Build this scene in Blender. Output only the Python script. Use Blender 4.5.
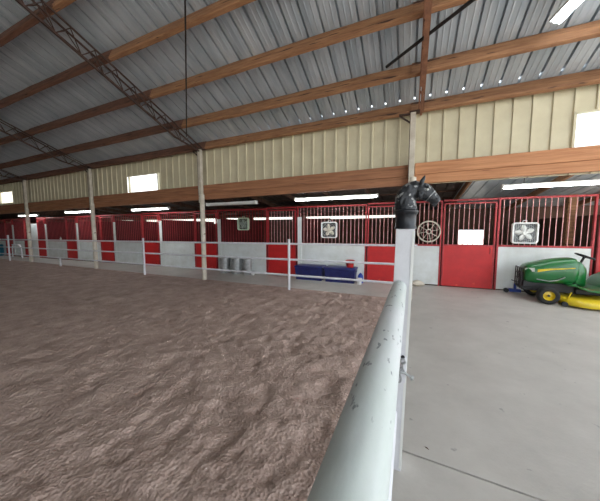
import bpy, math, random
import numpy as np
from mathutils import Vector, Matrix, Euler
random.seed(7)
R = math.radians; PI = math.pi
S = bpy.context.scene; C = S.collection
for o in list(bpy.data.objects): bpy.data.objects.remove(o)

# ------------------------------------------------------------ camera, sky, sun, exposure
cd = bpy.data.cameras.new('camera'); cam = bpy.data.objects.new('camera', cd); C.objects.link(cam)
cam.location = (0, 0, 1.6); cam.rotation_euler = (R(90-4.82), 0, R(23.26))
cd.sensor_fit = 'HORIZONTAL'; cd.sensor_width = 36; cd.lens = 255/600*36; cd.clip_start = .02; cd.clip_end = 400
S.camera = cam
W = bpy.data.worlds.new('world'); S.world = W; W.use_nodes = True
bg = W.node_tree.nodes['Background']; bg.inputs[0].default_value = (.86, .93, 1, 1); bg.inputs[1].default_value = 1.8
sd = bpy.data.lights.new('sun', 'SUN'); sd.energy = 8.0; sd.angle = R(2); sd.color = (1, .96, .9)
sun = bpy.data.objects.new('sun', sd); C.objects.link(sun); sun.rotation_euler = (R(30), R(8), 0)
S.view_settings.view_transform = 'Standard'; S.view_settings.look = 'None'
S.view_settings.gamma = 1; S.view_settings.use_curve_mapping = False
S.view_settings.exposure = 1.0

# ------------------------------------------------------------ helpers
class MB:
    def __init__(s): s.v = []; s.f = []
    def add(s, vs, fs):
        n = len(s.v); s.v += [tuple(v) for v in vs]; s.f += [tuple(i+n for i in f) for f in fs]; return s
    def box(s, x0, x1, y0, y1, z0, z1, M=None):
        vs = [Vector(p) for p in ((x0,y0,z0),(x1,y0,z0),(x1,y1,z0),(x0,y1,z0),(x0,y0,z1),(x1,y0,z1),(x1,y1,z1),(x0,y1,z1))]
        if M: vs = [M @ v for v in vs]
        return s.add(vs, [(0,3,2,1),(4,5,6,7),(0,1,5,4),(1,2,6,5),(2,3,7,6),(3,0,4,7)])
    def rings(s, rs, cap=True, closed=False):
        n = len(rs[0]); vs = [p for r in rs for p in r]; fs = []
        m = len(rs)
        for i in range(m if closed else m-1):
            a = i*n; b = ((i+1) % m)*n
            for k in range(n): fs.append((a+k, a+(k+1) % n, b+(k+1) % n, b+k))
        if cap and not closed: fs.append(tuple(reversed(range(n)))); fs.append(tuple((m-1)*n+k for k in range(n)))
        return s.add(vs, fs)
    def tube(s, pts, r, n=10, cap=True, closed=False, flat=1.0):
        pts = [Vector(p) for p in pts]; m = len(pts); rs = []; up = None
        for i, p in enumerate(pts):
            if closed: t = pts[(i+1) % m]-pts[i-1]
            else: t = pts[min(i+1, m-1)]-pts[max(i-1, 0)]
            t.normalize()
            if up is None: up = Vector((0,0,1)) if abs(t.z) < .9 else Vector((0,1,0))
            a = t.cross(up)
            if a.length < 1e-4: a = t.cross(Vector((1,0,0)))
            a.normalize(); b = a.cross(t); up = b
            rr = r[i] if isinstance(r, (list, tuple)) else r
            rs.append([p + a*math.cos(2*PI*k/n)*rr + b*math.sin(2*PI*k/n)*rr*flat for k in range(n)])
        return s.rings(rs, cap, closed)
    def beam(s, p0, p1, w, d):
        p0 = Vector(p0); p1 = Vector(p1); t = (p1-p0).normalized()
        a = t.cross(Vector((0,0,1)))
        if a.length < 1e-3: a = Vector((1,0,0))
        a.normalize(); b = a.cross(t)
        rs = [[p+a*sx*w/2+b*sz*d/2 for sx, sz in ((-1,-1),(1,-1),(1,1),(-1,1))] for p in (p0, p1)]
        return s.rings(rs)
    def lathe(s, prof, c=(0,0,0), axis='Z', n=24, closed=False):
        rs = []
        for r, h in prof:
            ring = []
            for k in range(n):
                a = 2*PI*k/n; x, y = r*math.cos(a), r*math.sin(a)
                p = {'Z': (x,y,h), 'Y': (x,h,y), 'X': (h,x,y)}[axis]
                ring.append((p[0]+c[0], p[1]+c[1], p[2]+c[2]))
            rs.append(ring)
        return s.rings(rs, True, closed)
    def prism(s, poly, y0, y1):          # polygon in x,z extruded along y
        n = len(poly); vs = [(x, y0, z) for x, z in poly]+[(x, y1, z) for x, z in poly]
        return s.add(vs, [tuple(range(n)), tuple(reversed(range(n, 2*n)))]+[(k, k+n, (k+1) % n+n, (k+1) % n) for k in range(n)])
    def build(s, name, mat, parent=None, loc=None, bevel=0, smooth=40, rotz=0):
        me = bpy.data.meshes.new(name); me.from_pydata(s.v, [], s.f)
        import bmesh
        b = bmesh.new(); b.from_mesh(me); bmesh.ops.recalc_face_normals(b, faces=b.faces); b.to_mesh(me); b.free()
        if smooth:
            me.polygons.foreach_set('use_smooth', [True]*len(me.polygons)); me.set_sharp_from_angle(angle=R(smooth))
        me.materials.append(mat)
        o = bpy.data.objects.new(name, me); C.objects.link(o)
        if loc: o.location = loc
        if rotz: o.rotation_euler.z = rotz
        if parent: o.parent = parent
        if bevel:
            m = o.modifiers.new('bevel', 'BEVEL'); m.width = bevel; m.segments = 2; m.limit_method = 'ANGLE'; m.angle_limit = R(40)
        return o
def tag(o, label, cat, group=None):
    o['label'] = label; o['category'] = cat
    if group: o['group'] = group
    return o
def thing(name, label, cat, loc=(0,0,0), rotz=0, group=None):
    o = bpy.data.objects.new(name, None); C.objects.link(o); o.location = loc; o.rotation_euler = (0,0,rotz); o.empty_display_size = .1
    return tag(o, label, cat, group)
def struct(o): o['kind'] = 'structure'; return o
def kids(o): return [c for c in bpy.data.objects if c.parent == o]
def copy_tree(o, parent=None):
    c = o.copy(); C.objects.link(c); c.parent = parent
    for ch in kids(o):
        d = copy_tree(ch, c)
    return c

def mat(name, col, rough=.6, metal=0, col2=None, scale=6, stretch=(1,1,1), bump=0, bscale=60, spots=None, spot_scale=20, spot_lo=.62, world=False, detail=6, coat=0):
    m = bpy.data.materials.new(name); m.use_nodes = True; nt = m.node_tree; N = nt.nodes; L = nt.links
    p = N['Principled BSDF']; p.inputs['Roughness'].default_value = rough; p.inputs['Metallic'].default_value = metal
    p.inputs['Coat Weight'].default_value = coat
    p.inputs['Base Color'].default_value = (*col, 1)
    if not (col2 or bump or spots): return m
    if world: g = N.new('ShaderNodeNewGeometry'); src = g.outputs['Position']
    else: g = N.new('ShaderNodeTexCoord'); src = g.outputs['Object']
    mp = N.new('ShaderNodeMapping'); mp.inputs['Scale'].default_value = stretch; L.new(src, mp.inputs['Vector'])
    out = None
    if col2:
        n = N.new('ShaderNodeTexNoise'); n.inputs['Scale'].default_value = scale; n.inputs['Detail'].default_value = detail; n.inputs['Roughness'].default_value = .65
        L.new(mp.outputs[0], n.inputs['Vector'])
        r = N.new('ShaderNodeValToRGB'); r.color_ramp.elements[0].position = .32; r.color_ramp.elements[1].position = .68
        r.color_ramp.elements[0].color = (*col, 1); r.color_ramp.elements[1].color = (*col2, 1)
        L.new(n.outputs['Fac'], r.inputs[0]); out = r.outputs[0]
    if spots:
        n = N.new('ShaderNodeTexNoise'); n.inputs['Scale'].default_value = spot_scale; n.inputs['Detail'].default_value = 4
        L.new(mp.outputs[0], n.inputs['Vector'])
        r = N.new('ShaderNodeValToRGB'); r.color_ramp.elements[0].position = spot_lo; r.color_ramp.elements[1].position = spot_lo+.04
        L.new(n.outputs['Fac'], r.inputs[0])
        mx = N.new('ShaderNodeMix'); mx.data_type = 'RGBA'; L.new(r.outputs[0], mx.inputs['Factor'])
        if out: L.new(out, mx.inputs[6])
        else: mx.inputs[6].default_value = (*col, 1)
        mx.inputs[7].default_value = (*spots, 1); out = mx.outputs[2]
    if out: L.new(out, p.inputs['Base Color'])
    if bump:
        n = N.new('ShaderNodeTexNoise'); n.inputs['Scale'].default_value = bscale; n.inputs['Detail'].default_value = 8
        L.new(mp.outputs[0], n.inputs['Vector'])
        b = N.new('ShaderNodeBump'); b.inputs['Strength'].default_value = bump; b.inputs['Distance'].default_value = .02
        L.new(n.outputs['Fac'], b.inputs['Height']); L.new(b.outputs[0], p.inputs['Normal'])
    return m
def emit(name, col, e):
    m = bpy.data.materials.new(name); m.use_nodes = True; p = m.node_tree.nodes['Principled BSDF']
    p.inputs['Base Color'].default_value = (.9,.9,.9,1); p.inputs['Emission Color'].default_value = (*col, 1); p.inputs['Emission Strength'].default_value = e
    return m
def c8(r, g, b):
    f = lambda x: (x/255/12.92) if x/255 <= .04045 else ((x/255+.055)/1.055)**2.4
    return (f(r), f(g), f(b))

M = {}
M['galv'] = mat('galvanised_sheet', c8(160,172,182), .4, .25, c8(200,207,213), 3, (1.2,.25,.25), world=True)
M['rustroof'] = mat('weathered_roof_sheet', c8(110,100,96), .7, .1, c8(70,58,50), 5, world=True)
M['cream'] = mat('cream_siding', c8(214,206,176), .5, 0, c8(200,190,160), 2.2, world=True)
M['purlin'] = mat('rough_purlin_wood', c8(176,130,92), .75, 0, c8(124,84,58), 3.2, (.7,7,7), .35, 14, spots=c8(66,40,30), spot_scale=2.6, spot_lo=.62)
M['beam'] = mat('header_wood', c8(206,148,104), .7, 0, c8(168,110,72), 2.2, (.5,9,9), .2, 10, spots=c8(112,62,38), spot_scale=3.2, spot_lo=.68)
M['beam2'] = mat('shaded_header_wood', c8(178,124,88), .75, 0, c8(132,88,62), 2.2, (.5,9,9), .2, 10, spots=c8(92,56,38), spot_scale=3.2, spot_lo=.66)  # browner header copy for the left bays, their shade put into the colour
M['purlin2'] = mat('shaded_purlin_wood', c8(134,94,74), .8, 0, c8(92,62,50), 3.2, (.7,7,7), .35, 14, spots=c8(60,38,30), spot_scale=2.6, spot_lo=.62)  # darker purlin copy, colour carries the shading of the left bays
M['darkwood'] = mat('dark_barn_wood', c8(100,72,56), .85, 0, c8(64,46,38), 3, (4,4,.6), .3, 20, world=True)
M['steel'] = mat('rusty_truss_steel', c8(84,62,54), .7, .2, c8(56,42,38), 8)
M['rust'] = mat('bright_rust_steel', c8(150,104,78), .7, .1, c8(112,74,56), 8)
M['blacksteel'] = mat('dark_steel', c8(44,40,40), .6, .3)
M['paintw'] = mat('white_paint', c8(222,222,226), .5, 0, c8(204,204,208), 7, spots=c8(150,138,124), spot_scale=9, spot_lo=.7)
M['postw'] = mat('cream_post_paint', c8(214,206,190), .55, 0, c8(186,174,156), 5, spots=c8(120,92,70), spot_scale=6, spot_lo=.7)
M['pipew'] = mat('scuffed_pipe_paint', c8(188,198,192), .5, 0, c8(206,208,210), 4, (1,.35,1), .10, 30, spots=c8(128,134,136), spot_scale=52, spot_lo=.64)
M['panelw'] = mat('stall_panel_white', c8(218,222,222), .55, 0, c8(200,202,198), 2.5)
M['red'] = mat('barn_red_paint', c8(198,34,34), .5, 0, c8(176,26,28), 3, spots=c8(206,70,50), spot_scale=4, spot_lo=.7)
M['redbar'] = mat('red_bar_paint', c8(176,52,56), .45, .1, c8(150,34,40), 8)
M['barpink'] = mat('pale_pink_bar_metal', c8(228,184,180), .45, .1, c8(206,120,120), 12)  # pale pink bars for right-hand stalls, the left ones use red bar paint
M['redwall'] = mat('dark_red_boards', c8(110,30,32), .8, 0, c8(80,24,26), 3, (6,6,.6), world=True)
M['fanw'] = mat('fan_plastic', c8(222,222,218), .5)
M['fang'] = mat('fan_backing', c8(112,114,116), .7)
M['can'] = mat('galvanised_can', c8(196,198,198), .3, .6, c8(150,152,152), 9)
M['navy'] = mat('navy_plastic', c8(34,40,104), .4, 0, c8(26,30,84), 6)
M['redpl'] = mat('red_plastic', c8(180,30,30), .4)
M['teal'] = mat('teal_plastic', c8(30,110,130), .4)
M['blue'] = mat('blue_metal', c8(40,70,160), .4)
M['green'] = mat('mower_green', c8(14,96,40), .3, 0, coat=.3)
M['yellow'] = mat('mower_yellow', c8(214,186,34), .35, 0, coat=.2)
M['tyre'] = mat('tyre_rubber', c8(28,28,28), .8, 0, bump=.3, bscale=60)
M['black'] = mat('black_plastic', c8(22,22,24), .5)
M['iron'] = mat('black_cast_iron', c8(26,27,30), .38, .25, c8(58,60,64), 30, (1,1,1), .25, 70, spots=c8(150,150,148), spot_scale=24, spot_lo=.60)
M['ironband'] = mat('black_iron_collar', c8(30,31,35), .35, .3, c8(46,48,54), 14)
M['eyew'] = mat('worn_white_paint', c8(200,200,196), .5)
M['lens'] = mat('headlight_lens', c8(214,216,210), .15)
M['tube'] = emit('fluorescent_tube', (.93,.98,1), 13)
M['tubeoff'] = mat('unlit_tube', c8(210,208,202), .4)
M['housing'] = mat('lamp_housing', c8(214,214,210), .5)
M['concrete'] = mat('concrete_floor', c8(190,185,178), .55, 0, c8(172,167,160), 1.6, (1,1,1), .12, 45, spots=c8(150,146,142), spot_scale=7, spot_lo=.68, world=True, detail=10)
M['ground'] = mat('outside_gravel', c8(190,186,176), .9, 0, c8(130,124,114), 1, world=True)
M['sub'] = mat('dark_subsoil', c8(92,84,78), .9)
M['bedding'] = mat('stall_bedding', c8(96,74,58), .95, 0, c8(70,54,44), 9, world=True)

# arena dirt
md = bpy.data.materials.new('arena_dirt'); md.use_nodes = True; N = md.node_tree.nodes; L = md.node_tree.links
p = N['Principled BSDF']; p.inputs['Roughness'].default_value = .72; p.inputs['Specular IOR Level'].default_value = .35
g = N.new('ShaderNodeNewGeometry')
n1 = N.new('ShaderNodeTexNoise'); n1.inputs['Scale'].default_value = 3.2; n1.inputs['Detail'].default_value = 12; n1.inputs['Roughness'].default_value = .7
n2 = N.new('ShaderNodeTexNoise'); n2.inputs['Scale'].default_value = 26; n2.inputs['Detail'].default_value = 8
n3 = N.new('ShaderNodeTexVoronoi'); n3.inputs['Scale'].default_value = 42
for n in (n1, n2, n3): L.new(g.outputs['Position'], n.inputs['Vector'])
r = N.new('ShaderNodeValToRGB'); e = r.color_ramp.elements; e[0].position = .3; e[1].position = .72
e[0].color = (*c8(142,119,108), 1); e[1].color = (*c8(194,170,158), 1); L.new(n1.outputs['Fac'], r.inputs[0])
r2 = N.new('ShaderNodeValToRGB'); e = r2.color_ramp.elements; e[0].position = .035; e[1].position = .06; e[0].color = (1,1,1,1); e[1].color = (0,0,0,1)
n4 = N.new('ShaderNodeTexVoronoi'); n4.inputs['Scale'].default_value = 14; L.new(g.outputs['Position'], n4.inputs['Vector']); L.new(n4.outputs['Distance'], r2.inputs[0])
mx = N.new('ShaderNodeMix'); mx.data_type = 'RGBA'; L.new(r2.outputs[0], mx.inputs['Factor']); L.new(r.outputs[0], mx.inputs[6]); mx.inputs[7].default_value = (*c8(220,206,196), 1)
L.new(mx.outputs[2], p.inputs['Base Color'])
ad = N.new('ShaderNodeMath'); ad.operation = 'ADD'; L.new(n2.outputs['Fac'], ad.inputs[0]); L.new(n3.outputs['Distance'], ad.inputs[1])
b = N.new('ShaderNodeBump'); b.inputs['Strength'].default_value = .75; b.inputs['Distance'].default_value = .018; L.new(ad.outputs[0], b.inputs['Height']); L.new(b.outputs[0], p.inputs['Normal'])
M['dirt'] = md
# translucent skylight sheet
mw = bpy.data.materials.new('fibreglass_pane'); mw.use_nodes = True; N = mw.node_tree.nodes; L = mw.node_tree.links
tr = N.new('ShaderNodeBsdfTransparent'); tl = N.new('ShaderNodeBsdfTranslucent'); tl.inputs[0].default_value = (.95,.95,.86,1); tr.inputs[0].default_value = (1,1,.96,1)
ms = N.new('ShaderNodeMixShader'); ms.inputs[0].default_value = .4; L.new(tr.outputs[0], ms.inputs[1]); L.new(tl.outputs[0], ms.inputs[2]); L.new(ms.outputs[0], N['Material Output'].inputs[0])
M['pane'] = mw
ms2 = mw.copy(); M['strip'] = ms2; ms2.name = 'cream_light_strip'
for q in ms2.node_tree.nodes:
    if q.type == 'MIX_SHADER': q.inputs[0].default_value = .62
    if q.type == 'BSDF_TRANSPARENT': q.inputs[0].default_value = (1,.93,.8,1)

# ------------------------------------------------------------ survey figures
YF = 6.27                                    # line of arena posts
SL = .4
def drop(x, z=2): return .009*x*min(z, 1)    # the building sinks slightly towards its far end
def H(x, z): return z + drop(x, z)
def zc(x, y): return 4.25 + SL*(6.27-y) + drop(x)   # purlin centres
RIDGE = -3.0
def roofz(x, y):
    yy = y if y >= RIDGE else 2*RIDGE-y
    return zc(x, yy)+.135
X0, X1 = -31.0, 7.0

# ------------------------------------------------------------ ground and floors
struct(MB().box(-60, 40, -50, 50, -.3, -.07).build('ground', M['ground'], smooth=0))
def slab(name, x0, x1, y0, y1, mt=None, top=0):
    return struct(MB().box(x0, x1, y0, y1, -.07, top).build(name, mt or M['concrete'], bevel=.006, smooth=0))
g_ = .005
mb = MB()
def pslab(name, pts):
    m = MB(); n = len(pts); m.add([(x, y, -.07) for x, y in pts]+[(x, y, 0) for x, y in pts], [tuple(reversed(range(n))), tuple(range(n, 2*n))]+[(k, (k+1) % n, (k+1) % n+n, k+n) for k in range(n)])
    return struct(m.build(name, M['concrete'], bevel=.004, smooth=0))
pslab('floor', [(-.10, -14), (9, -14), (9, 1.42), (-.10, 1.873)])
pslab('floor', [(-.10, 1.885), (9, 1.432), (9, 6.2), (-.10, 6.2)])
pslab('floor', [(-31, 6.2), (9, 6.2), (9, 8.38), (-31, 6.78)])
slab('floor', -31, 9, 6.78, 13, M['bedding'], -.03)

def vnoise(x, y, seed):
    rng = np.random.RandomState(seed); T = rng.rand(256, 256)
    xi = np.floor(x).astype(int); yi = np.floor(y).astype(int); fx = x-xi; fy = y-yi
    fx = fx*fx*(3-2*fx); fy = fy*fy*(3-2*fy)
    a = T[xi % 256, yi % 256]; b = T[(xi+1) % 256, yi % 256]; c = T[xi % 256, (yi+1) % 256]; d = T[(xi+1) % 256, (yi+1) % 256]
    return (a*(1-fx)+b*fx)*(1-fy)+(c*(1-fx)+d*fx)*fy
def dirt_height(x, y):
    near = np.clip(1+(x+.1)/9, .12, 1)          # churned by the rail, smoother further out
    wx = x+.15*vnoise(x*2.1, y*2.1, 5); wy = y+.15*vnoise(x*2.1, y*2.1, 6)
    h = .022*(vnoise(wx*1.7, wy*1.7, 1)-.5)
    h += .022*near*(vnoise(wx*6, wy*6, 2)-.5)
    c1 = vnoise(wx*13, wy*13, 3); h += .030*near*np.clip(c1-.45, 0, 1)
    c2 = vnoise(x*21+3, y*21, 4); h += .024*near*np.clip(c2-.4, 0, 1)
    pit = np.clip(vnoise(wx*5, wy*5, 8)-.62, 0, 1)*.15; h -= pit*near
    pit = np.clip(vnoise(x*10, y*10, 9)-.66, 0, 1)*.10; h -= pit*near
    h += np.where(np.abs(((x*.35+y)-3.2)) < .03, -.006, 0)
    return np.maximum(h-.015, -.055)
def grid(xs, ys):
    X, Y = np.meshgrid(xs, ys, indexing='ij'); Z = dirt_height(X, Y)
    e = np.clip((6.2-Y)/.15, 0, 1)*np.clip((-.1-X)/.1, 0, 1); Z = np.minimum(Z, .02)*e+(-.004)*(1-e)
    nx, ny = X.shape; v = np.stack([X, Y, Z], -1).reshape(-1, 3)
    i = np.arange(nx-1)[:, None]*ny+np.arange(ny-1)[None]; i = i.ravel()
    return v, np.stack([i, i+ny, i+ny+1, i+1], 1)
xs = np.concatenate([np.arange(-31, -14, .16), np.arange(-14, -5, .05), np.arange(-5, -.10, .021), [-.10]])
ys = np.concatenate([np.arange(-14, -.4, .3), np.arange(-.4, 3.4, .021), np.arange(3.4, 6.2, .035), [6.2]])
v, f = grid(xs, ys)
me = bpy.data.meshes.new('floor'); me.vertices.add(len(v)); me.vertices.foreach_set('co', v.ravel())
me.loops.add(f.size); me.loops.foreach_set('vertex_index', f.ravel().astype(np.int32)); me.polygons.add(len(f))
me.polygons.foreach_set('loop_start', np.arange(0, f.size, 4, dtype=np.int32)); me.update(calc_edges=True); me.validate()
me.polygons.foreach_set('use_smooth', [True]*len(me.polygons)); me.materials.append(md)
o = bpy.data.objects.new('floor', me); C.objects.link(o); struct(o)

# ------------------------------------------------------------ roof sheet
def rib_profile(x0, x1, pitch=.3, w=.040, h=.075, minor=True):
    pts = []; x = math.ceil((x0+.02)/pitch)*pitch; pts.append((x0, 0, 0))
    while x < x1-.06:
        pts += [(x-w/2, 0, 0), (x-w/2+.006, h, 1), (x+w/2-.006, h, 0), (x+w/2, 0, 0)]
        if minor and x+.22 < x1:
            for q in (.1, .2): pts += [(x+q-.014, 0, 0), (x+q-.005, -.006, 0), (x+q+.005, -.006, 0), (x+q+.014, 0, 0)]
        x += pitch
    pts.append((x1, 0, 0)); return pts
def roof(name, ya, yb, holes):
    m = MB(); pr = rib_profile(X0, X1); yy = [ya]+([6.30, 6.345] if holes else [])+[yb]
    for i, (x, hh, fl) in enumerate(pr[:-1]):
        x2, h2, _ = pr[i+1]
        for k in range(len(yy)-1):
            if holes and fl and k == 1 and -5.5 < x < 6 : continue     # missing ridge screws let daylight in
            a, b2 = yy[k], yy[k+1]
            m.add([(x, a, roofz(x, a)+hh), (x2, a, roofz(x2, a)+h2), (x2, b2, roofz(x2, b2)+h2), (x, b2, roofz(x, b2)+hh)], [(0,1,2,3)])
    return struct(m.build(name, M['galv'], smooth=0))
roof('ceiling', RIDGE, 6.75, True)
roof('ceiling', -12.6, RIDGE, False)

# ------------------------------------------------------------ cream siding above the header
wins = [(-9.75, -8.2, 2.98, 3.56), (-20.4, -18.9, 2.98, 3.56), (2.7, 4.2, 3.10, 3.70)]
m = MB(); YW = 6.46; pr = rib_profile(X0, X1, .3, .05, .03, False)
for i, (x, hh, fl) in enumerate(pr[:-1]):
    x2, h2, _ = pr[i+1]; xm = (x+x2)/2
    segs = [(H(x, 2.8), None)]
    w = [q for q in wins if q[0] < xm < q[1]]
    def q_(za, zb, za2, zb2): m.add([(x, YW-hh, za), (x2, YW-h2, za2), (x2, YW-h2, zb2), (x, YW-hh, zb)], [(0,1,2,3)])
    zt, zt2 = roofz(x, YW)-.005, roofz(x2, YW)-.005
    if w:
        w = w[0]; q_(2.6, w[2], 2.6, w[2]); q_(w[3], zt, w[3], zt2)
    else: q_(2.6, zt, 2.6, zt2)
struct(m.build('wall_upper', M['cream'], smooth=0))
for k, (a, b_, z0, z1) in enumerate(wins):
    m = MB(); x = a
    while x < b_-.01:
        m.add([(x, YW+.03, z0-.05), (x+.1, YW+.03, z0-.05), (x+.1, YW+.03, z1+.05), (x, YW+.03, z1+.05)], [(0,1,2,3)]); x += .1
    o = struct(m.build('window_%d' % (k+1), M['pane'], smooth=0))
    t = MB(); t.box(a-.02, a+.02, YW-.05, YW+.02, z0, z1).box(b_-.02, b_+.02, YW-.05, YW+.02, z0, z1).box(a, b_, YW-.05, YW+.02, z1-.01, z1+.02)
    t.build('window_frame', M['cream'], o, smooth=0)
# far end wall of the arena, unseen rear wall added to darken the left
struct(MB().box(X0, -2.5, -12.7, -12.6, -.05, 4.3).build('wall_rear_added', M['cream'], smooth=0))
struct(MB().box(X0-.1, X0, -12.6, 13, -.05, 8.5).build('wall_left', M['cream'], smooth=0))

# ------------------------------------------------------------ stalls: back wall, partitions
ROT = math.atan(.04)
def row(x, d=0): return (x-.04*d, 8.05+.04*x+d)
m = MB(); x = X0
rr = random.Random(3)
while x < X1:
    w = rr.choice([.5, .7, 1.1]); x2 = min(x+w, X1)
    if x > -.61: zt = 2.7
    elif x < -17.5: zt = 2.5
    elif x < -4.6: zt = rr.choice([1.94, 2.02, 1.98, 2.1, 2.5]) + drop(x)*.4
    else: zt = 2.08+rr.uniform(-.02, .02)
    if x < -.6 < x2: x2 = -.6
    def bx(xa, xb, za, zb):
        ya = 11.6+.04*xa; yb = 11.6+.04*xb
        m.add([(xa, ya, za), (xb, yb, za), (xb, yb+.05, za), (xa, ya+.05, za), (xa, ya, zb), (xb, yb, zb), (xb, yb+.05, zb), (xa, ya+.05, zb)], [(0,3,2,1),(4,5,6,7),(0,1,5,4),(1,2,6,5),(2,3,7,6),(3,0,4,7)])
    # back windows
    cuts = [(1.76, 2.59, 1.0, 1.56), (5.66, 5.95, .98, 1.5)]
    c = [q for q in cuts if x < q[1] and x2 > q[0]]
    if c:
        q = c[0]; xa = max(x, q[0]); xb = min(x2, q[1])
        if x < xa: bx(x, xa, -.03, zt)
        bx(xa, xb, -.03, q[2]); bx(xa, xb, q[3], zt)
        if xb < x2: bx(xb, x2, -.03, zt)
    else: bx(x, x2, -.03, zt)
    x = x2
struct(m.build('wall_back', M['darkwood'], smooth=0))
m = MB(); m.add([(-17.6, 11.72+.04*-17.6, 1.7), (-.2, 11.71, 1.8), (-.2, 11.71, 2.4), (-17.6, 11.72+.04*-17.6, 2.4)], [(0,1,2,3)])
struct(m.build('window_4', M['strip'], smooth=0))
m = MB(); m.beam((X0, 11.6+.04*X0, 2.33), (0, 11.6, 2.36), .06, .34)
struct(m.build('trim_1', M['darkwood'], smooth=0))
part_x = [4.3, .82, -3.52, -6.8, -9.84, -12.72, -15.5, -18.25, -21.6, -24.7, -27.8]
for px in part_x:
    a = row(px, .1); b_ = row(px, 3.5); o = MB().beam((a[0], a[1], 1.0), (b_[0], b_[1], 1.0), .05, 2.0 if px < 0 else 1.9).build('wall_partition', M['redwall'] if px < 0 else M['darkwood'], smooth=0); struct(o)

# lean-to roof over the stalls
def leanz(x, y): return 3.02-.125*(y-6.45)+drop(x)
def sheet(name, xa, xb, mt):
    m = MB(); pr = rib_profile(xa, xb, .3, .04, .02, False)
    for i, (x, hh, fl) in enumerate(pr[:-1]):
        x2, h2, _ = pr[i+1]
        m.add([(x, 6.5, leanz(x, 6.5)+hh), (x2, 6.5, leanz(x2, 6.5)+h2), (x2, 12.1, leanz(x2, 12.1)+h2), (x, 12.1, leanz(x, 12.1)+hh)], [(0,1,2,3)])
    return struct(m.build(name, mt, smooth=0))
sheet('ceiling_loft', X0, 1.28, M['rustroof']); sheet('ceiling_loft', 1.28, X1, M['galv'])
bays = [(.05, 6.3, 'above the green mower'), (-6.0, .05, 'first bay left of the horse head'), (-11.72, -6.0, 'second bay left of the horse head'),
        (-16.95, -11.72, 'third bay left of the horse head'), (-23, -16.95, 'darkest bay at far left')]
rafters = [(4.9,'beyond the right end of the mower'), (3.2,'over the middle of the mower'), (1.33,'at the dim end of the bright right-hand lamp'), (.1,'just behind the horse head')]
xr = -1.2; k = 0
ords = 'first second third fourth fifth sixth seventh eighth ninth tenth eleventh twelfth thirteenth fourteenth fifteenth sixteenth'.split()
while xr > -21 and k < 16:
    rafters.append((xr, '%s one to the left of the horse head' % ords[k])); xr -= 1.3; k += 1
for xr, txt in rafters:
    ye = 11.5+.04*xr; hl = (ye-6.52)/2; ym = (ye+6.52)/2; m = MB(); m.beam((0, -hl, .125*hl), (0, hl, -.125*hl), .06, .14)
    o = m.build('rafter', M['darkwood'] if xr < 1 else M['purlin'], loc=(xr, ym, leanz(xr, ym)-.09), bevel=.004, smooth=0)
    tag(o, 'dark wooden rafter under the stall roof, '+txt, 'rafter', 'rafters under the stall roof')
for i in range(5):
    y = 7.0+i*.9
    m = MB(); m.beam((-10.2, 0, -.092), (10.2, 0, .092), .08, .035)
    o = m.build('roof_batten', M['darkwood'], loc=(-9, y, leanz(-9, y)-.018), smooth=0)
    tag(o, 'thin dark batten on top of the stall rafters, %s from the aisle' % ords[i], 'batten', 'battens under the stall roof')

# ------------------------------------------------------------ header beams
for (xa, xb, txt) in bays:
    zo = .02 if xa > 0 else 0
    t = thing('header_beam', 'orange-brown header beam under the cream siding, '+txt, 'beam', ((xa+xb)/2, 6.35, H((xa+xb)/2, 2.58)+zo), group='header beams')
    hx = (xb-xa)/2-.004; s = .009*hx
    for (za, zb, y0, y1) in ((0, .19, -.05, .05), (.194, .44, -.065, .05)):
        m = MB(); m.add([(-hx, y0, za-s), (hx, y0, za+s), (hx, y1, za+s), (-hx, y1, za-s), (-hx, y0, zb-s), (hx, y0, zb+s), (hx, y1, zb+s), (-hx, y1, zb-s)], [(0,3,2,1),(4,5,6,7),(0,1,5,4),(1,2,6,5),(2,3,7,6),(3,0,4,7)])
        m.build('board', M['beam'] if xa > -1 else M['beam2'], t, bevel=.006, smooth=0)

# ------------------------------------------------------------ roof purlins
rows = [(6.33, 'roof purlin along the cream siding top'), (5.48, 'roof purlin, second up from the siding'), (4.56, 'roof purlin, third up from the siding'),
        (3.66, 'roof purlin, fourth up from the siding'), (2.78, 'roof purlin, fifth up from the siding'), (1.85, 'sixth roof purlin up, above the picture edge')]
for ri, (y, rt) in enumerate(rows[:5]):
    for bi, (xa, xb, bt) in enumerate(bays):
        if ri == 4 and bi < 1: continue
        rg = random.Random(ri*10+bi); n = 14; rs = []
        # gentle sag and wander as in rough-sawn, weathered timber
        ext = .12
        for k in range(n+1):
            u = k/n; x = xa-ext+(xb-xa+2*ext)*u
            xm = (xa+xb)/2; zz = zc(x, y)-zc(xm, y); wob = .012*math.sin(u*9+ri)+rg.uniform(-.006, .006)
            if bi == 0: zz += -.012*(x-xa)*(.35 if ri in (0,) else .6 if ri == 1 else 0)
            c = Vector((x-xm, (bi % 2)*.015, zz+wob*.3)); nrm = Vector((0, SL, 1)).normalized(); tn = Vector((0, 1, -SL)).normalized()
            ww = .05+rg.uniform(-.004, .004); dd = .125+rg.uniform(-.006, .004)
            ring = []
            for sx, sz in ((-1,-.8),(-.7,-1),(.7,-1),(1,-.8),(1,.8),(.8,1),(-.8,1),(-1,.8)): ring.append(c+tn*sx*ww+nrm*sz*dd)
            rs.append(ring)
        o = MB().rings(rs).build('roof_purlin', M['purlin'] if bi < 2 else M['purlin2'], loc=((xa+xb)/2, y, zc((xa+xb)/2, y)), smooth=30)
        tag(o, 'brown '+rt+', '+bt, 'purlin', 'roof purlins')

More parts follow.
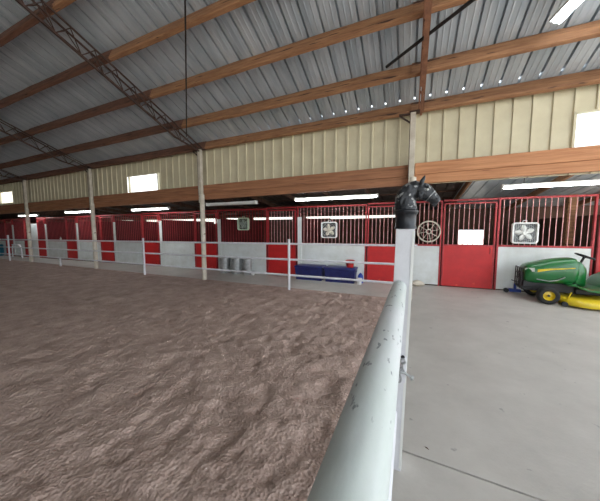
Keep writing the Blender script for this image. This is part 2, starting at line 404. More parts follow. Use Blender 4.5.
# ------------------------------------------------------------ trusses
def truss(xt, txt, wide=.05, sm=None):
    sm = sm or M['steel']
    t = thing('roof_truss', txt, 'truss', (xt, 6.2, zc(xt, 6.2)-.2), group='steel roof trusses')
    n = 22; L_ = 9.1
    def P(s, sx, dz): return Vector((sx, -s, SL*s+dz))       # s = horizontal run from the wall
    for sx in (-wide, wide):
        MB().beam(P(.0, sx, .02), P(L_, sx, .02), .024, .03).build('top_chord', sm, t, smooth=0)
    MB().beam(P(.0, 0, -.06), P(.9, 0, -.27), .04, .035).beam(P(.9, 0, -.27), P(L_, 0, -.27), .07 if wide < .07 else .04, .04).build('bottom_chord', sm, t, smooth=0)
    for k in range(n):
        s0 = .5+k*.39; s1 = s0+.195; s2 = s0+.39
        m = MB()
        for sx in (-wide, wide):
            m.beam(P(s0, sx*.9, .0), P(s1, 0, -.26), .014, .014).beam(P(s1, 0, -.26), P(s2, sx*.9, .0), .014, .014)
        if s2 < L_: m.build('web_bar', sm, t, smooth=0)
    return t
truss(.13, 'rusty brown steel roof truss seen edge-on above the horse-head post', .042, M['rust'])
truss(-6.0, 'rusty lattice roof truss rising from the wide cream post right of the bright window', .09)
truss(-11.72, 'dark steel lattice truss rising from the second cream post to the left', .09)
truss(-16.95, 'dark steel lattice truss at the far left end of the siding', .09)

# diagonal brace rod, hanging cable
MB().tube([(-.50, 5.2, 4.58), (.70, 4.2, 4.61), (2.9, 2.37, 4.67)], .026, 8).build('brace_rod', M['blacksteel'])
tag(bpy.data.objects['brace_rod'], 'dark diagonal steel rod crossing behind the edge-on truss under the roof', 'brace')
def ray_y(px, py, Y):
    pitch = R(4.82); yaw = R(23.26); fw = Vector((-math.sin(yaw)*math.cos(pitch), math.cos(yaw)*math.cos(pitch), -math.sin(pitch)))
    r_ = Vector((math.cos(yaw), math.sin(yaw), 0)); u = r_.cross(fw); d = fw*255+r_*(px-300)-u*(py-250.5)
    return Vector((0,0,1.6))+d*(Y/d.y)
MB().tube([(-5.93, 5.62, 4.22), (-4.55, 4.35, 4.62), (-3.03, 2.95, 5.35)], .014, 8).build('hanging_cable', M['blacksteel'])
tag(bpy.data.objects['hanging_cable'], 'thin black cable strung under the roof near the lattice truss', 'cable')

# ------------------------------------------------------------ columns
def column(xt, txt, low=2.72, up=True):
    t = thing('support_post', txt, 'post', (xt, 6.19, 0), group='cream roof support posts')
    z1 = H(xt, low); zt = zc(xt, 6.2)-.2
    MB().tube([(0,0,-.02), (0,0,z1)], .072, 16).build('lower_post', M['postw'], t)
    MB().box(-.09, .02, -.05, .05, z1-.25, zt).build('upper_post', M['postw'], t, bevel=.006, smooth=0)
    MB().box(-.10, -.088, -.05, .055, z1, zt).build('side_plate', M['steel'], t, smooth=0)
    MB().box(-.11, .11, -.08, .08, zt-.0, zt+.02).build('cap_plate', M['steel'], t, smooth=0)
    m = MB(); m.beam((-.05, 0, zt-.02), (-.32, 0, zt-.0), .03, .03).beam((-.06, 0, zt-.22), (-.31, 0, zt-.02), .03, .03)
    m.build('knee_bracket', M['steel'], t, smooth=0)
column(.02, 'cream support post directly behind the black horse head')
column(-5.98, 'wide cream support post left of the silver cans')
column(-11.7, 'cream support post left of the bright siding window')
column(-16.95, 'slim cream support post nearest the left picture edge')

# ------------------------------------------------------------ arena fence along the aisle
t = thing('arena_fence', 'white three-rail pipe fence along the far edge of the dirt arena', 'fence', (-15, 6.085, 0))
for z in (1.235, .81, .38):
    xa, xb = -15.8, 15.16
    MB().tube([(xa, 0, H(-31, z)), (0, 0, H(-15, z)), (xb+(.0 if z > 1 else -.25), 0, H(.16, z))], .027, 10).build('rail', M['paintw'], t)
for (xp, zt) in ((-2.91, 1.36), (-8.57, 1.36), (-14.0, .36), (-18.7, 1.46), (-22.5, 1.4), (-25.5, 1.4)):
    m = MB(); m.tube([(xp+15, -.052, -.03), (xp+15, -.052, H(xp, zt))], .034, 10); m.build('fence_post', M['paintw'], t)

# ------------------------------------------------------------ stall fronts and doors
def bars(mb_list, t, x0, x1, z0, z1, mt):
    n = max(2, round((x1-x0)/.118)); 
    for k in range(1, n):
        x = x0+(x1-x0)*k/n
        MB().tube([(x, 0, z0), (x, 0, z1)], .0095, 6).build('bar', mt, t)
def stall_panel(xa, xb, label, board=True, bars_on=True):
    w = xb-xa; y = row(xa)[1]
    t = thing('stall_front', label, 'stall front', (xa, y, 0), ROT, 'white stall fronts')
    zp = H(xa, 1.12); zt = H(xa, 2.385)
    MB().box(.03, w-.01, -.02, .02, .03, zp).build('kick_panel', M['panelw'], t, bevel=.004, smooth=0)
    MB().box(0, w, -.028, .028, zp, zp+.05).build('middle_rail', M['redbar'], t, bevel=.004, smooth=0)
    MB().box(0, w, -.028, .028, zt-.05, zt).build('top_rail', M['redbar'], t, bevel=.004, smooth=0)
    MB().box(0, .045, -.03, .03, 0, zt).build('frame_post', M['redbar'], t, bevel=.004, smooth=0)
    MB().box(w-.04, w+.0, -.03, .03, 0, zt).build('frame_post', M['redbar'], t, bevel=.004, smooth=0)
    if bars_on: bars(None, t, 0, w, zp+.05, zt-.05, M['barpink'] if xa > -5 else M['redbar'])
    if board: MB().box(.03, .17, -.05, -.03, .05, H(xa, 2.03)).build('edge_board', M['panelw'], t, bevel=.003, smooth=0)
def stall_door(xa, xb, label):
    w = xb-xa; y = row(xa)[1]
    t = thing('stall_door', label, 'stall door', (xa, y, 0), ROT, 'red stall doors')
    zp = H(xa, 1.14); zt = H(xa, 2.36)
    MB().box(.03, w-.03, -.03, .01, .02, zp).build('door_panel', M['red'], t, bevel=.004, smooth=0)
    f = MB(); f.box(.01, .05, -.035, .015, .02, zt-.06).box(w-.05, w-.01, -.035, .015, .02, zt-.06).box(.01, w-.01, -.035, .015, zt-.1, zt-.06).box(.01, w-.01, -.035, .015, zp-.01, zp+.03)
    f.build('door_frame', M['redbar'], t, bevel=.004, smooth=0)
    MB().box(0, w, -.05, .03, zt-.02, zt+.03).build('door_track', M['redbar'], t, bevel=.004, smooth=0)
    bars(None, t, .03, w-.03, zp+.03, zt-.08, M['barpink'] if xa > -5 else M['redbar'])
    MB().tube([(w-.12, -.035, .95), (w-.12, -.07, .97), (w-.12, -.07, 1.07), (w-.12, -.035, 1.09)], .008, 6).build('handle', M['blacksteel'], t)
P_ = [(2.08, 3.97, 'white-panelled stall front with barred top behind the green mower', False),
      (-.1, .81, 'narrow white-panelled stall front just right of the horse-head post', False),
      (-3.5, -1.22, 'white-panelled stall front behind the navy storage totes', True),
      (-6.78, -4.64, 'white-panelled stall front behind the three silver cans', True),
      (-9.8, -7.88, 'white-panelled stall front immediately left of the wide cream support post', True),
      (-12.7, -10.82, 'white-panelled stall front between the two middle support posts, nearer the left one', True),
      (-15.48, -13.62, 'white-panelled stall front crossed by the second cream support post', True),
      (-18.2, -16.32, 'white-panelled stall front right of the slimmest support post', True),
      (-21.55, -20.3, 'short white-panelled stall front near the left picture edge', True),
      (-24.5, -22.4, 'white-panelled stall front cut by the left picture edge', True)]
for a, b_, l, bd in P_: stall_panel(a, b_, l, bd)
D_ = [(.83, 2.06, 'bright red stall door with barred top, left of the green mower'), (4.02, 5.2, 'red stall door cut by the right picture edge behind the mower'),
      (-1.2, -.12, 'red stall door directly left of the horse-head post'), (-4.62, -3.53, 'red stall door between the silver cans and the navy totes'),
      (-7.86, -6.81, 'red stall door right behind the wide cream support post'), (-10.8, -9.83, 'dark red stall door behind the tall thin fence post left of the wide support post'),
      (-13.6, -12.73, 'red stall door just right of the second cream support post'), (-16.3, -15.5, 'red stall door just left of the second cream support post'),
      (-18.95, -18.24, 'red stall door right of the tall pale slab at the far left'), (-20.28, -19.65, 'narrow red stall door left of the tall pale slab'), (-22.38, -21.6, 'red stall door nearest the left picture edge')]
for a, b_, l in D_: stall_door(a, b_, l)
o = MB().box(-.3, .3, -.025, .025, 0, 1.9).build('pale_door', M['panelw'], loc=(-19.3, row(-19.3)[1], 0), bevel=.01, smooth=0)
o.rotation_euler.z = ROT
tag(o, 'tall pale blank door slab beside the slimmest support post', 'door')
# thick timber inside the right-hand stall
o = MB().box(-.10, .10, -.1, .1, -.03, 2.52).build('timber_post', M['purlin'], loc=(3.98, 9.3, 0), bevel=.01, smooth=0); tag(o, 'thick brown timber post inside the stall behind the mower', 'post')

# ------------------------------------------------------------ lamps
def lamp(x0, x1, y, z, label, lit=True, dz=0):
    Ln = x1-x0; t = thing('ceiling_light', label, 'light', ((x0+x1)/2, y, z), group='fluorescent strip lights')
    m = MB(); m.prism([(-Ln/2, .02), (Ln/2, .02), (Ln/2, .07), (-Ln/2, .07)], -.028, .028); m.build('housing', M['housing'], t, bevel=.004, smooth=0)
    for s in ((-1, 1) if lit else (0,)):
        MB().tube([(-Ln/2+.03, s*.032, 0), (Ln/2-.03, s*.032, 0)], .019, 10).build('tube', M['tube'] if lit else M['tubeoff'], t)
    for s in (-1, 1): MB().box(s*Ln/2-.015, s*Ln/2+.015, -.06, .06, -.02, .075).build('end_cap', M['housing'], t, smooth=0)
    for s in (-.7, .7): MB().tube([(s*Ln/2, 0, .07), (s*Ln/2, 0, leanz(x0, y)-z-.01)], .006, 6).build('hanger', M['blacksteel'], t)
    return t
lamp(-3.13, -.80, 6.95, 2.44, 'lit fluorescent strip light above the navy totes')
lamp(-10.42, -8.36, 6.95, 2.36, 'lit fluorescent strip light below the bright siding window in the middle')
lamp(-15.25, -13.15, 6.95, 2.38, 'lit fluorescent strip light just left of the second support post')
lamp(-19.9, -17.95, 6.95, 2.31, 'lit fluorescent strip light crossing the slimmest support post, farthest left')
lamp(1.82, 4.3, 6.95, 2.49, 'lit fluorescent strip light above the green mower')
t = lamp(-5.9, -4.1, 6.33, 2.34, 'unlit pale strip light fixed to the wide cream support post', False)
# high lamp under the main roof
d0 = Vector((2.02-1.87, 5.01-5.27, .11)).normalized()
a = Vector((1.82, 5.10, 4.55)); b_ = a+Vector((.5, -.865, .33)).normalized()*1.9
t = thing('ceiling_light', 'bright strip light slung under the metal roof at the top right corner', 'light', a, group='fluorescent strip lights')
e = b_-a
MB().beam((0,0,.055), e+Vector((0,0,.055)), .16, .04).build('housing', M['housing'], t, smooth=0)
off = e.cross(Vector((0,0,1))).normalized()*.038
for s in (-1, 1): MB().tube([off*s+e*.02, e*.98+off*s], .024, 10).build('tube', M['tube'], t)
for s in (.15, .85):
    q = e*s; wx = a+q; MB().tube([q+Vector((0,0,.07)), q+Vector((0,0,roofz(wx.x, wx.y)-wx.z+.0))], .006, 6).build('hanger', M['blacksteel'], t)

# ------------------------------------------------------------ box fans
def rrect(h, r, y, n=6):
    pts = []
    for cx, cz, a0 in ((h-r, h-r, 0), (-h+r, h-r, 90), (-h+r, -h+r, 180), (h-r, -h+r, 270)):
        for k in range(n+1):
            a = R(a0+90*k/n); pts.append((cx+r*math.cos(a), y, cz+r*math.sin(a)))
    return pts
def fan(x, z, h, label, frame, back, blade):
    c = row(x, -.10); t = thing('box_fan', label, 'fan', (c[0], c[1], z), ROT, 'box fans on the stall bars')
    MB().rings([rrect(h, .07, -.05), rrect(h, .07, .05), rrect(h-.03, .05, .05), rrect(h-.03, .05, -.05)], closed=True).build('frame', frame, t)
    MB().rings([rrect(h-.03, .05, .035), rrect(h-.03, .05, .045)]).build('rear_grille', back, t)
    g = MB()
    for k in range(-6, 7): g.tube([(k*h/7, -.045, -h+.03), (k*h/7, -.045, h-.03)], .0018, 4)
    for rr_ in (.08, .15, .21): g.tube([(rr_*math.cos(2*PI*k/24), -.047, rr_*math.sin(2*PI*k/24)) for k in range(24)], .002, 4, closed=True)
    g.build('front_grille', frame, t)
    MB().lathe([(.001, -.03), (.045, -.03), (.05, 0), (.05, .02), (.001, .02)], axis='Y', n=20).build('hub', blade, t)
    for k in range(5):
        a = R(90+72*k+10); m = MB(); n = 8; f_, b2 = [], []
        for i in range(n+1):
            u = i/n; r_ = .04+(h-.10)*u; w = .022+.036*math.sin(PI*min(1, u*.95+.05))
            for s, lst in ((-1, f_), (1, b2)): lst.append((r_*math.cos(a)-s*w*math.sin(a), .01*s, r_*math.sin(a)+s*w*math.cos(a)))
        for i in range(n): m.add([f_[i], b2[i], b2[i+1], f_[i+1]], [(0,1,2,3)])
        o = m.build('blade', blade, t); md_ = o.modifiers.new('thick', 'SOLIDIFY'); md_.thickness = .005
    MB().tube([(-.04, .03, h), (-.04, .02, h+.05), (.04, .02, h+.05), (.04, .03, h)], .008, 6).build('carry_handle', frame, t)
    MB().tube([(0, .05, h+.04), (.02, .06, h+.12), (0, .07, h+.2)], .006, 6).build('hanging_strap', M['blacksteel'], t)
fan(2.62, 1.5, .262, 'white box fan with five pale blades hanging behind the mower', M['fanw'], M['fang'], M['fanw'])
fan(-2.37, 1.57, .255, 'white-framed box fan with dark blades hanging above the navy totes', M['fanw'], M['black'], M['postw'])
M['palegreen'] = mat('pale_green_plastic', c8(190,204,178), .5)
fan(-5.56, 1.78, .225, 'pale green box fan hanging above the silver cans', M['palegreen'], M['black'], M['fang'])
# spoked wheel on the bars
c = row(.48, -.07); t = thing('spoked_wheel', 'round white spoked wheel hung on the red bars beside the horse head', 'wheel', (c[0], c[1], 1.53), ROT)
circ = lambda r_, y=0, n=32: [(r_*math.cos(2*PI*k/n), y, r_*math.sin(2*PI*k/n)) for k in range(n)]
MB().tube(circ(.285), .02, 8, closed=True).build('rim', M['postw'], t)
MB().tube(circ(.06, -.01, 20), .016, 8, closed=True).build('hub', M['postw'], t)
for k in range(8):
    a = PI*k/4+.2; MB().tube([(.06*math.cos(a), 0, .06*math.sin(a)), (.28*math.cos(a), 0, .28*math.sin(a))], .009, 6).build('spoke', M['postw'], t)
MB().tube(circ(.2), .004, 5, closed=True).build('wire_ring', M['postw'], t)

# ------------------------------------------------------------ cans, totes and oddments in the aisle
def trash_can(x, y, r_, h, label):
    t = thing('metal_can', label, 'can', (x, y, 0), group='silver cans in front of the stall')
    prof = [(.001, 0), (r_*.88, 0), (r_*.88, .02), (r_*.9, .03)]
    for k in range(7): prof += [(r_*(.9+.1*k/7), .05+h*.8*k/7), (r_*(.915+.1*k/7), .05+h*.8*(k+.5)/7)]
    prof += [(r_, h*.93), (r_*1.03, h*.94), (r_*1.03, h*.96), (r_*.98, h*.96), (.001, h*.96)]
    MB().lathe(prof, n=32).build('body', M['can'], t)
    MB().lathe([(r_*1.05, h*.965), (r_*1.05, h*.985), (r_*.7, h*1.02), (.001, h*1.04)], n=32).build('lid', M['can'], t)
    MB().tube([(-.05, 0, h*1.03), (-.04, 0, h*1.09), (.04, 0, h*1.09), (.05, 0, h*1.03)], .006, 6).build('lid_handle', M['can'], t)
    for s in (-1, 1): MB().tube([(s*r_, -.06, h*.75), (s*(r_+.04), -.05, h*.70), (s*(r_+.04), .05, h*.70), (s*r_, .06, h*.75)], .006, 6).build('side_handle', M['can'], t)
trash_can(-6.24, 7.48, .21, .57, 'leftmost of the silver metal cans against the white stall front')
trash_can(-5.72, 7.50, .21, .57, 'middle silver metal can against the white stall front')
trash_can(-5.26, 7.52, .17, .55, 'rightmost, narrower silver metal can against the white stall front')
def tote(x0, x1, label):
    w = x1-x0; t = thing('storage_tote', label, 'storage box', ((x0+x1)/2, 7.58, 0), ROT, 'navy storage totes')
    def ring(hx, hy, z): return [(-hx,-hy,z),(hx,-hy,z),(hx,hy,z),(-hx,hy,z)]
    MB().rings([ring(w/2-.05, .2, 0), ring(w/2-.02, .235, .38), ring(w/2-.01, .245, .38), ring(w/2-.01, .245, .40)]).build('body', M['navy'], t, bevel=.012)
    MB().rings([ring(w/2-.0, .255, .40), ring(w/2-.0, .255, .43), ring(w/2-.03, .225, .45)]).build('lid', M['navy'], t, bevel=.008)
    for s in (-1, 1): MB().box(s*(w/2-.01)-.015, s*(w/2-.01)+.015, -.07, .07, .33, .36).build('grip', M['navy'], t, smooth=0)
tote(-3.36, -2.42, 'left of the two long navy storage totes on the aisle floor')
tote(-2.38, -1.42, 'right of the two long navy storage totes, beneath the red bucket')
t = thing('bucket', 'red plastic bucket standing on the right navy tote', 'bucket', (-1.62, 7.58, .455))
MB().lathe([(.10, 0), (.13, .2), (.14, .2), (.14, .215), (.12, .215), (.09, .01)], n=24).build('body', M['redpl'], t)
MB().tube([(-.135, 0, .18), (-.12, -.1, .12), (0, -.16, .1), (.12, -.1, .12), (.135, 0, .18)], .004, 6).build('bail', M['blacksteel'], t)
t = thing('water_jug', 'small blue jug at the right end of the navy totes', 'jug', (-1.31, 7.62, 0))
MB().lathe([(.001, 0), (.075, 0), (.08, .03), (.08, .2), (.05, .26), (.025, .28), (.025, .31), (.001, .31)], n=18).build('body', M['blue'], t)
MB().lathe([(.028, .30), (.028, .33), (.001, .33)], n=14).build('cap', M['fanw'], t)
t = thing('paint_tub', 'small white tub on the floor right of the navy totes', 'tub', (-1.30, 7.38, 0))
MB().lathe([(.06, 0), (.075, .15), (.08, .15), (.08, .165)], n=18).build('body', M['fanw'], t)
MB().lathe([(.082, .16), (.082, .18), (.001, .18)], n=18).build('lid', M['fanw'], t)
t = thing('paint_tub', 'small white tub on the floor right of the silver cans', 'tub', (-4.97, 7.42, 0))
MB().lathe([(.05, 0), (.07, .10), (.075, .10), (.075, .11)], n=18).build('body', M['fanw'], t)
MB().lathe([(.077, .105), (.077, .125), (.001, .125)], n=18).build('lid', M['fanw'], t)
# crumpled feed sack by the narrow stall front
m = MB(); rs = []; rg = random.Random(4)
for i in range(7):
    u = i/6; z = .17*u; k_ = math.sin(PI*(.16+.8*u)); rs.append([(.19*k_*math.cos(2*PI*k/14)*(1+rg.uniform(-.12,.12)), .10*k_*math.sin(2*PI*k/14)*(1+rg.uniform(-.12,.12)), z) for k in range(14)])
o = m.rings(rs).build('feed_sack', M['postw'], loc=(.24, 7.80, 0)); tag(o, 'crumpled pale sack on the floor below the spoked wheel', 'sack')
t = thing('trailer_jack', 'small blue jack with a black wheel on the floor at the mower nose', 'jack', (2.42, 7.92, 0))
MB().box(-.07, .16, -.06, .06, .03, .10).tube([(.05, 0, .08), (.05, 0, .24)], .03, 10).build('body', M['blue'], t, bevel=.006)
MB().lathe([(.001, -.03), (.055, -.03), (.055, .03), (.001, .03)], c=(-.13, 0, .055), axis='Y', n=18).build('wheel', M['black'], t)
MB().tube([(.05, 0, .24), (.05, 0, .30), (-.04, -.02, .33)], .009, 8).build('crank', M['blacksteel'], t)
t = thing('water_barrel', 'teal barrel at the left picture edge in the aisle', 'barrel', (-22.7, 6.8, 0))
MB().lathe([(.001, 0), (.27, 0), (.29, .05), (.30, .3), (.295, .34), (.30, .38), (.29, .62), (.26, .66)], n=28).build('body', M['teal'], t)
MB().lathe([(.27, .655), (.27, .68), (.001, .68)], n=28).build('lid', M['teal'], t)
t = thing('saddle_rack', 'low white arched rack standing left of the slimmest support post', 'rack', (-20.0, 6.75, 0))
MB().tube([(-.55, 0, .0), (-.5, 0, .6), (-.35, 0, .72), (.35, 0, .72), (.5, 0, .6), (.55, 0, 0)], .035, 8).build('arch', M['paintw'], t)
MB().box(-.4, .4, -.06, .06, .70, .76).build('top_board', M['paintw'], t, bevel=.01)
o = MB().lathe([(.001, 0), (.035, 0), (.04, .03), (.035, .1), (.014, .13), (.014, .16), (.001, .16)], n=14).build('spray_bottle', M['fanw'], loc=(-16.9, row(-16.9)[1], H(-16.9, 1.12)+.056)); tag(o, 'tiny white bottle standing on the ledge of a far left stall front', 'bottle')

# ------------------------------------------------------------ near fence: pipe rail, horse-head post
t = thing('pipe_fence', 'thick scuffed white pipe rail running from the foreground to the horse-head post', 'fence', (-.066, -.2, 0))
MB().tube([(.016-.005*(1.885-y)/1.485, y, 1.238+.052*(1.885-y)/1.485) for y in np.linspace(-2.6, 1.885, 12)], .042, 40).build('top_rail', M['pipew'], t)
for z in (.81, .40): MB().tube([(0, -2.6, z), (0, 1.885, z)], .03, 16).build('lower_rail', M['paintw'], t)
MB().tube([(0, -2.4, 0), (0, -2.4, 1.34)], .045, 20).build('post', M['paintw'], t)

hp = thing('hitching_post', 'square white post topped by a black iron horse head, latch on its side', 'post', (-.058, 1.75, 0))
TL = Matrix.Rotation(R(1.15), 4, 'Y')
MB().box(-.053, .053, -.055, .055, -.01, 1.60, TL).build('shaft', M['paintw'], hp, bevel=.003, smooth=0)
MB().box(.040, .056, -.0585, -.0555, .02, 1.59, TL).build('edge_strip', M['fanw'], hp, smooth=0)
# latch on the face towards the camera
lt = MB().box(.020, .050, -.062, -.056, .62, .80, TL).build('latch_plate', M['paintw'], hp, bevel=.002, smooth=0)
def link(mb, c, ax, rx=.014, rz=.02, r_=.0045):
    pts = []
    for k in range(16):
        a = 2*PI*k/16; u = rx*math.cos(a); w = rz*math.sin(a)
        pts.append(Vector(c)+(Vector((u, 0, w)) if ax == 'x' else Vector((0, u, w))))
    mb.tube(pts, r_, 6, closed=True)
ch = MB(); link(ch, (.046, -.068, .765), 'x', .013, .018); link(ch, (.046, -.068, .735), 'y'); link(ch, (.04, -.068, .705), 'x'); link(ch, (.032, -.068, .675), 'y'); link(ch, (.026, -.068, .645), 'x', .012, .026)
ch.build('chain', M['can'], hp)
MB().tube([(.02, -.07, .70), (.06, -.07, .69), (.098, -.075, .675)], .009, 10).tube([(.095, -.075, .676), (.106, -.075, .67)], .016, 10).build('bolt', M['can'], hp)
MB().lathe([(.001, -.003), (.012, -.003), (.012, 0), (.001, 0)], c=(.043, -.062, .79), axis='Y', n=16).build('slot', M['black'], hp)

# horse head casting
XB = .031                       # collar centre above the post foot
def hx(px, py): return ((px-407.5)*.00572+XB, 1.60+(229-py)*.0061)
cl = MB(); zb = 1.60
cl.lathe([(.001, -.0), (.066, .0), (.066, .012), (.061, .018), (.061, .085), (.067, .095), (.073, .105), (.073, .113), (.062, .120), (.001, .121)], c=(XB, 0, zb), n=36)
cl.build('collar', M['ironband'], hp)
hb = MB()
def blob(path, wy):              # path of (px,py,r_px), flattened by wy sideways
    pts = []; rs = []
    for (px, py, r_), wv in zip(path, wy):
        x, z = hx(px, py); pts.append(Vector((x, 0, z))); rs.append((r_*.0065, wv*.0068))
    rings = []
    m_ = len(pts)
    for i, pnt in enumerate(pts):
        tt = (pts[min(i+1, m_-1)]-pts[max(i-1, 0)]).normalized(); nn = Vector((-tt.z, 0, tt.x))
        rings.append([pnt+nn*math.cos(2*PI*k/20)*rs[i][0]+Vector((0, 1, 0))*math.sin(2*PI*k/20)*rs[i][1] for k in range(20)])
    hb.rings(rings)
blob([(407.5,213,10.3),(407,208,10.2),(406.5,203,9.8),(407.5,197,9.2),(410,192,8.6),(414,188.5,7.8),(418,187,6.6),(421,187,4.5)], [9.4,8.6,7.6,6.6,5.8,5.2,4.6,3.5])
blob([(416.5,185.5,3.2),(419.5,188.5,7.0),(423,191,7.9),(427,193.3,7.2),(430.5,196,6.2),(433.5,198.6,5.2),(436,200.8,4.4),(437.8,202.4,3.4),(438.8,203.3,1.8)], [2.6,5.0,5.4,4.8,4.1,3.6,3.6,3.2,1.6])
blob([(432.5,204.5,2.0),(435,204.9,2.3),(437,205.2,1.8)], [2.4,2.8,2.0])                      # lower lip
for sy in (-1, 1):               # ears
    for (pa, pb) in (((421.5,184),(424.8,176.2)),):
        xa, za = hx(*pa); xb, zb_ = hx(*pb); e0 = len(hb.v)
        hb.tube([(xa, sy*.020, za-.006), (xa+.004, sy*.024, za+.012), ((xa+xb)/2+.004, sy*.025, (za+zb_)/2+.006), (xb, sy*.022, zb_)], [.012,.0135,.010,.002], 10)
    x, z = hx(428.2, 188.8); hb.tube([(x-.016, sy*.029, z+.003), (x, sy*.036, z+.005), (x+.014, sy*.030, z-.004)], [.005,.008,.004], 8)   # brow
    x, z = hx(421.5, 195.5); hb.tube([(x-.008, sy*.024, z), (x+.012, sy*.030, z-.006)], [.024,.018], 12)                                # cheek
    x, z = hx(435.8, 199.6); hb.tube([(x-.006, sy*.016, z), (x+.006, sy*.020, z)], [.008,.007], 8)                                       # nostril
for k in range(12):              # mane locks along the crest, falling on both sides
    u = k/11; a = R(205-112*u)
    cpx = 411.5+14.0*math.cos(a)*1.02; cpy = 199.5-16.0*math.sin(a)*1.0
    if cpy > 210: continue
    x, z = hx(cpx, cpy)
    for sy in (-1, 1):
        ddx = .030*math.cos(a+PI*.9); ddz = .036*math.sin(a+PI*.9)
        hb.tube([(x, sy*.004, z), (x+ddx*.4, sy*.030, z+ddz*.4-.004), (x+ddx*1.0, sy*.042, z+ddz-.016), (x+ddx*1.2, sy*.046, z+ddz-.032)], [.010,.012,.010,.004], 8)
o = hb.build('horse_head', M['iron'], hp)
rm = o.modifiers.new('remesh', 'REMESH'); rm.mode = 'VOXEL'; rm.voxel_size = .0032; rm.use_smooth_shade = True
sm = o.modifiers.new('smooth', 'SMOOTH'); sm.iterations = 2
for sy in (-1, 1):
    x, z = hx(427.6, 190.6); e_ = MB().lathe([(.001,-.006),(.005,-.005),(.0075,0),(.005,.005),(.001,.006)], c=(x, sy*.037, z), axis='Y', n=14).build('eye', M['eyew'], o)
    x, z = hx(437.0, 199.8); MB().lathe([(.001,-.003),(.004,-.002),(.004,.002),(.001,.003)], c=(x, sy*.0235, z), axis='Y', n=12).build('nostril', M['black'], o)
br = MB()
def strap(pts): br.tube(pts, .0032, 6, closed=True)
for (px, py, ry, rz) in ((431, 196.3, .0285, .037),):
    x, z = hx(px, py); d = Vector((.62, 0, -.5)).normalized(); nn = Vector((-d.z, 0, d.x))
    strap([Vector((x, 0, z))+nn*math.cos(2*PI*k/24)*rz+Vector((0,1,0))*math.sin(2*PI*k/24)*ry for k in range(24)])
br.build('bridle', M['can'], o)

# ------------------------------------------------------------ riding mower (nose to the left)
mw_ = thing('riding_mower', 'green riding lawn mower with yellow wheels and deck parked by the white stall front', 'mower', (2.77, 7.42, 0), R(-2))
def sec(x, hw, zb, zt, rnd=.5, n=20):
    pts = []; h = (zt-zb)
    for k in range(n):
        a = 2*PI*k/n; cy = math.cos(a); cz = math.sin(a)
        e1 = .45 if cz < 0 else rnd
        y = hw*math.copysign(abs(cy)**e1, cy); z = (zb+zt)/2+h/2*math.copysign(abs(cz)**(.45 if cz < 0 else .75), cz); pts.append((x, y, z))
    return pts
MB().rings([sec(-.36,.15,.50,.70), sec(-.345,.20,.44,.755), sec(-.30,.235,.41,.795), sec(-.15,.26,.39,.85), sec(.05,.265,.39,.915), sec(.25,.265,.40,.96), sec(.42,.26,.42,.985), sec(.50,.25,.45,.97), sec(.53,.22,.5,.91)]).build('hood', M['green'], mw_)
for s in (-1, 1):
    MB().rings([[(-.15, s*.265, .655), (-.15, s*.268, .715), (-.15, s*.255, .715), (-.15, s*.255, .655)], [(.05, s*.27, .71), (.05, s*.274, .745), (.05, s*.25, .745), (.05, s*.25, .71)], [(.46, s*.258, .77), (.46, s*.262, .785), (.46, s*.25, .785), (.46, s*.25, .77)]]).build('stripe', M['yellow'], mw_)
    MB().rings([sec(-.345, .0, .64, .72)]*1+[[(-.33, s*(.20), .63), (-.33, s*.20, .725), (-.33, s*.10, .725), (-.33, s*.10, .63)], [(-.27, s*.252, .64), (-.27, s*.252, .73), (-.27, s*.15, .73), (-.27, s*.15, .64)]][0:0] if False else [[(-.352, s*.07, .635), (-.352, s*.07, .71), (-.34, s*.07, .71), (-.34, s*.07, .635)], [(-.345, s*.19, .64), (-.345, s*.19, .725), (-.32, s*.18, .725), (-.32, s*.18, .64)], [(-.20, s*.262, .66), (-.20, s*.262, .745), (-.20, s*.23, .745), (-.20, s*.23, .66)]]).build('headlight', M['lens'], mw_)
    MB().tube([(-.16, s*.268, .50), (.05, s*.285, .47), (.18, s*.285, .50), (.30, s*.28, .58)], .012, 6).build('side_trim', M['can'], mw_)
MB().box(-.372, -.355, -.15, .15, .46, .62).build('grille', M['black'], mw_, bevel=.004, smooth=0)
gd = MB()
for y in (-.19, -.06, .06, .19): gd.tube([(-.38, y, .24), (-.41, y, .32), (-.41, y, .72)], .012, 8)
for z in (.36, .48, .60, .72): gd.tube([(-.41, -.19, z), (-.41, .19, z)], .012, 8)
for y in (-.18, .18): gd.tube([(-.40, y, .28), (-.2, y, .30)], .018, 8)
gd.build('brush_guard', M['black'], mw_)
MB().box(-.36, .55, -.17, .17, .22, .44).build('chassis', M['black'], mw_, bevel=.015, smooth=0)
MB().tube([(.0, -.40, .19), (.0, .40, .19)], .03, 10).build('front_axle', M['black'], mw_)
def wheel(x, y, r_, w, s):
    t_ = MB().lathe([(r_*.55, -w/2), (r_*.85, -w/2*1.05), (r_*.97, -w/2*.8), (r_, -w/4), (r_, w/4), (r_*.97, w/2*.8), (r_*.85, w/2*1.05), (r_*.55, w/2), (r_*.5, w/3), (r_*.5, -w/3)], c=(x, y, r_), axis='Y', n=36, closed=True).build('tyre', M['tyre'], mw_)
    rim = MB().lathe([(.001, s*w*.30), (r_*.14, s*w*.30), (r_*.16, s*w*.18), (r_*.42, s*w*.12), (r_*.50, s*w*.40), (r_*.57, s*w*.50), (r_*.57, -s*w*.45), (.001, -s*w*.45)], c=(x, y, r_), axis='Y', n=32).build('wheel_rim', M['yellow'], mw_)
    MB().lathe([(.001, s*w*.42), (r_*.13, s*w*.40), (r_*.13, s*w*.2)], c=(x, y, r_), axis='Y', n=16).build('hub_cap', M['black'], rim)
for s in (-1, 1): wheel(0, s*.40, .185, .16, s); wheel(1.27, s*.40, .27, .26, s)
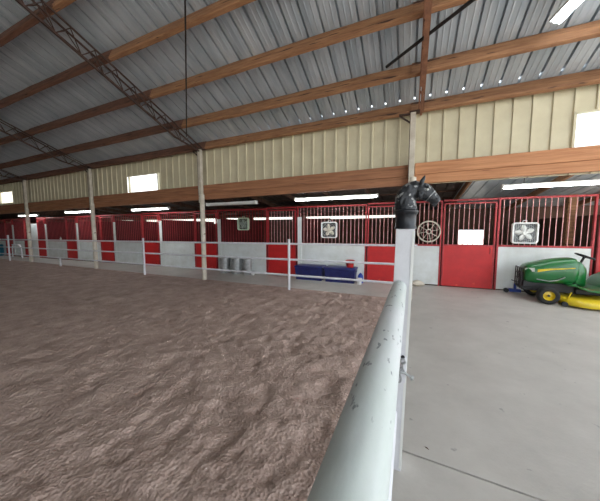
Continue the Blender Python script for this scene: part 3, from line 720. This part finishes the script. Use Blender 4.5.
# dash, steering, foot deck, fenders, seat
MB().rings([sec(.50,.21,.40,.93), sec(.60,.19,.38,.90), sec(.68,.14,.36,.80)]).build('dash', M['green'], mw_)
MB().tube([(.62, 0, .84), (.68, 0, 1.0)], .022, 10).build('steering_column', M['black'], mw_)
st = MB(); ax = Vector((.42, 0, 1)).normalized(); u_ = Vector((1, 0, -.42)).normalized(); c0 = Vector((.69, 0, 1.015))
st.tube([c0+u_*.155*math.cos(2*PI*k/28)+Vector((0,1,0))*.155*math.sin(2*PI*k/28) for k in range(28)], .014, 8, closed=True)
for a in (0, 120, 240): st.tube([c0-ax*.02, c0+(u_*math.cos(R(a))+Vector((0,1,0))*math.sin(R(a)))*.15], .011, 8)
st.tube([c0-ax*.03, c0+ax*.005], .035, 14); st.build('steering_wheel', M['black'], mw_)
def plate(pts, hw0, hw1, th=.02):
    rs = []
    for x, z, hw in pts: rs.append([(x, -hw, z-th), (x, -hw, z), (x, -hw*.92, z+.015), (x, hw*.92, z+.015), (x, hw, z), (x, hw, z-th)])
    return rs
MB().rings(plate([(.32,.43,.36), (.42,.44,.44), (.60,.36,.46), (.82,.34,.46), (.95,.38,.47)], 0, 0, .03)).build('foot_deck', M['green'], mw_, bevel=.01)
MB().rings([sec(.92,.46,.34,.44,.3), sec(1.0,.49,.36,.58,.3), sec(1.12,.50,.42,.66,.3), sec(1.35,.50,.46,.68,.3), sec(1.6,.48,.44,.62,.3), sec(1.72,.42,.42,.54,.3)]).build('rear_fender', M['green'], mw_)
MB().rings([sec(1.08,.20,.66,.72,.4), sec(1.15,.24,.66,.77,.4), sec(1.4,.24,.67,.77,.4), sec(1.5,.2,.68,.76,.4)]).build('seat', M['yellow'], mw_)
MB().rings([[(1.46+dx, y, z) for dx, y, z in ((0,-hw,zz),(0,hw,zz),(.09,hw*.9,zz),(.09,-hw*.9,zz))] for hw, zz in ((.2,.74),(.23,.85),(.22,1.0),(.17,1.08))]).build('seat_back', M['yellow'], mw_, bevel=.03)
# mowing deck
dk = []
for (sc, z) in ((1.0, .04), (1.02, .07), (1.0, .13), (.93, .165), (.6, .18)):
    dk.append([(.62+sc*.42*math.copysign(abs(math.cos(2*PI*k/36))**.8, math.cos(2*PI*k/36)), sc*.68*math.copysign(abs(math.sin(2*PI*k/36))**.7, math.sin(2*PI*k/36)), z) for k in range(36)])
MB().rings(dk).build('mowing_deck', M['yellow'], mw_)
for s in (-1, 1): MB().lathe([(.001, -.025), (.05, -.025), (.05, .025), (.001, .025)], c=(.24, s*.50, .05), axis='Y', n=18).build('gauge_wheel', M['black'], mw_)
MB().box(.5, .9, -.22, .22, .22, .34).build('belt_cover', M['black'], mw_, bevel=.02, smooth=0)
MB().tube([(.30, -.46, .17), (.34, -.47, .30)], .012, 8).build('deck_lever', M['yellow'], mw_)

# small leaf on the concrete
m = MB(); m.add([(-.02, 0, 0), (0, -.007, .004), (.022, 0, 0), (0, .007, .004), (0, 0, .007)], [(0,1,4), (1,2,4), (2,3,4), (3,0,4), (0,3,2,1)])
o = m.build('dry_leaf', M['darkwood'], loc=(.165, 1.965, 0), rotz=-.6); tag(o, 'small dry brown leaf lying just beyond the floor joint', 'leaf')
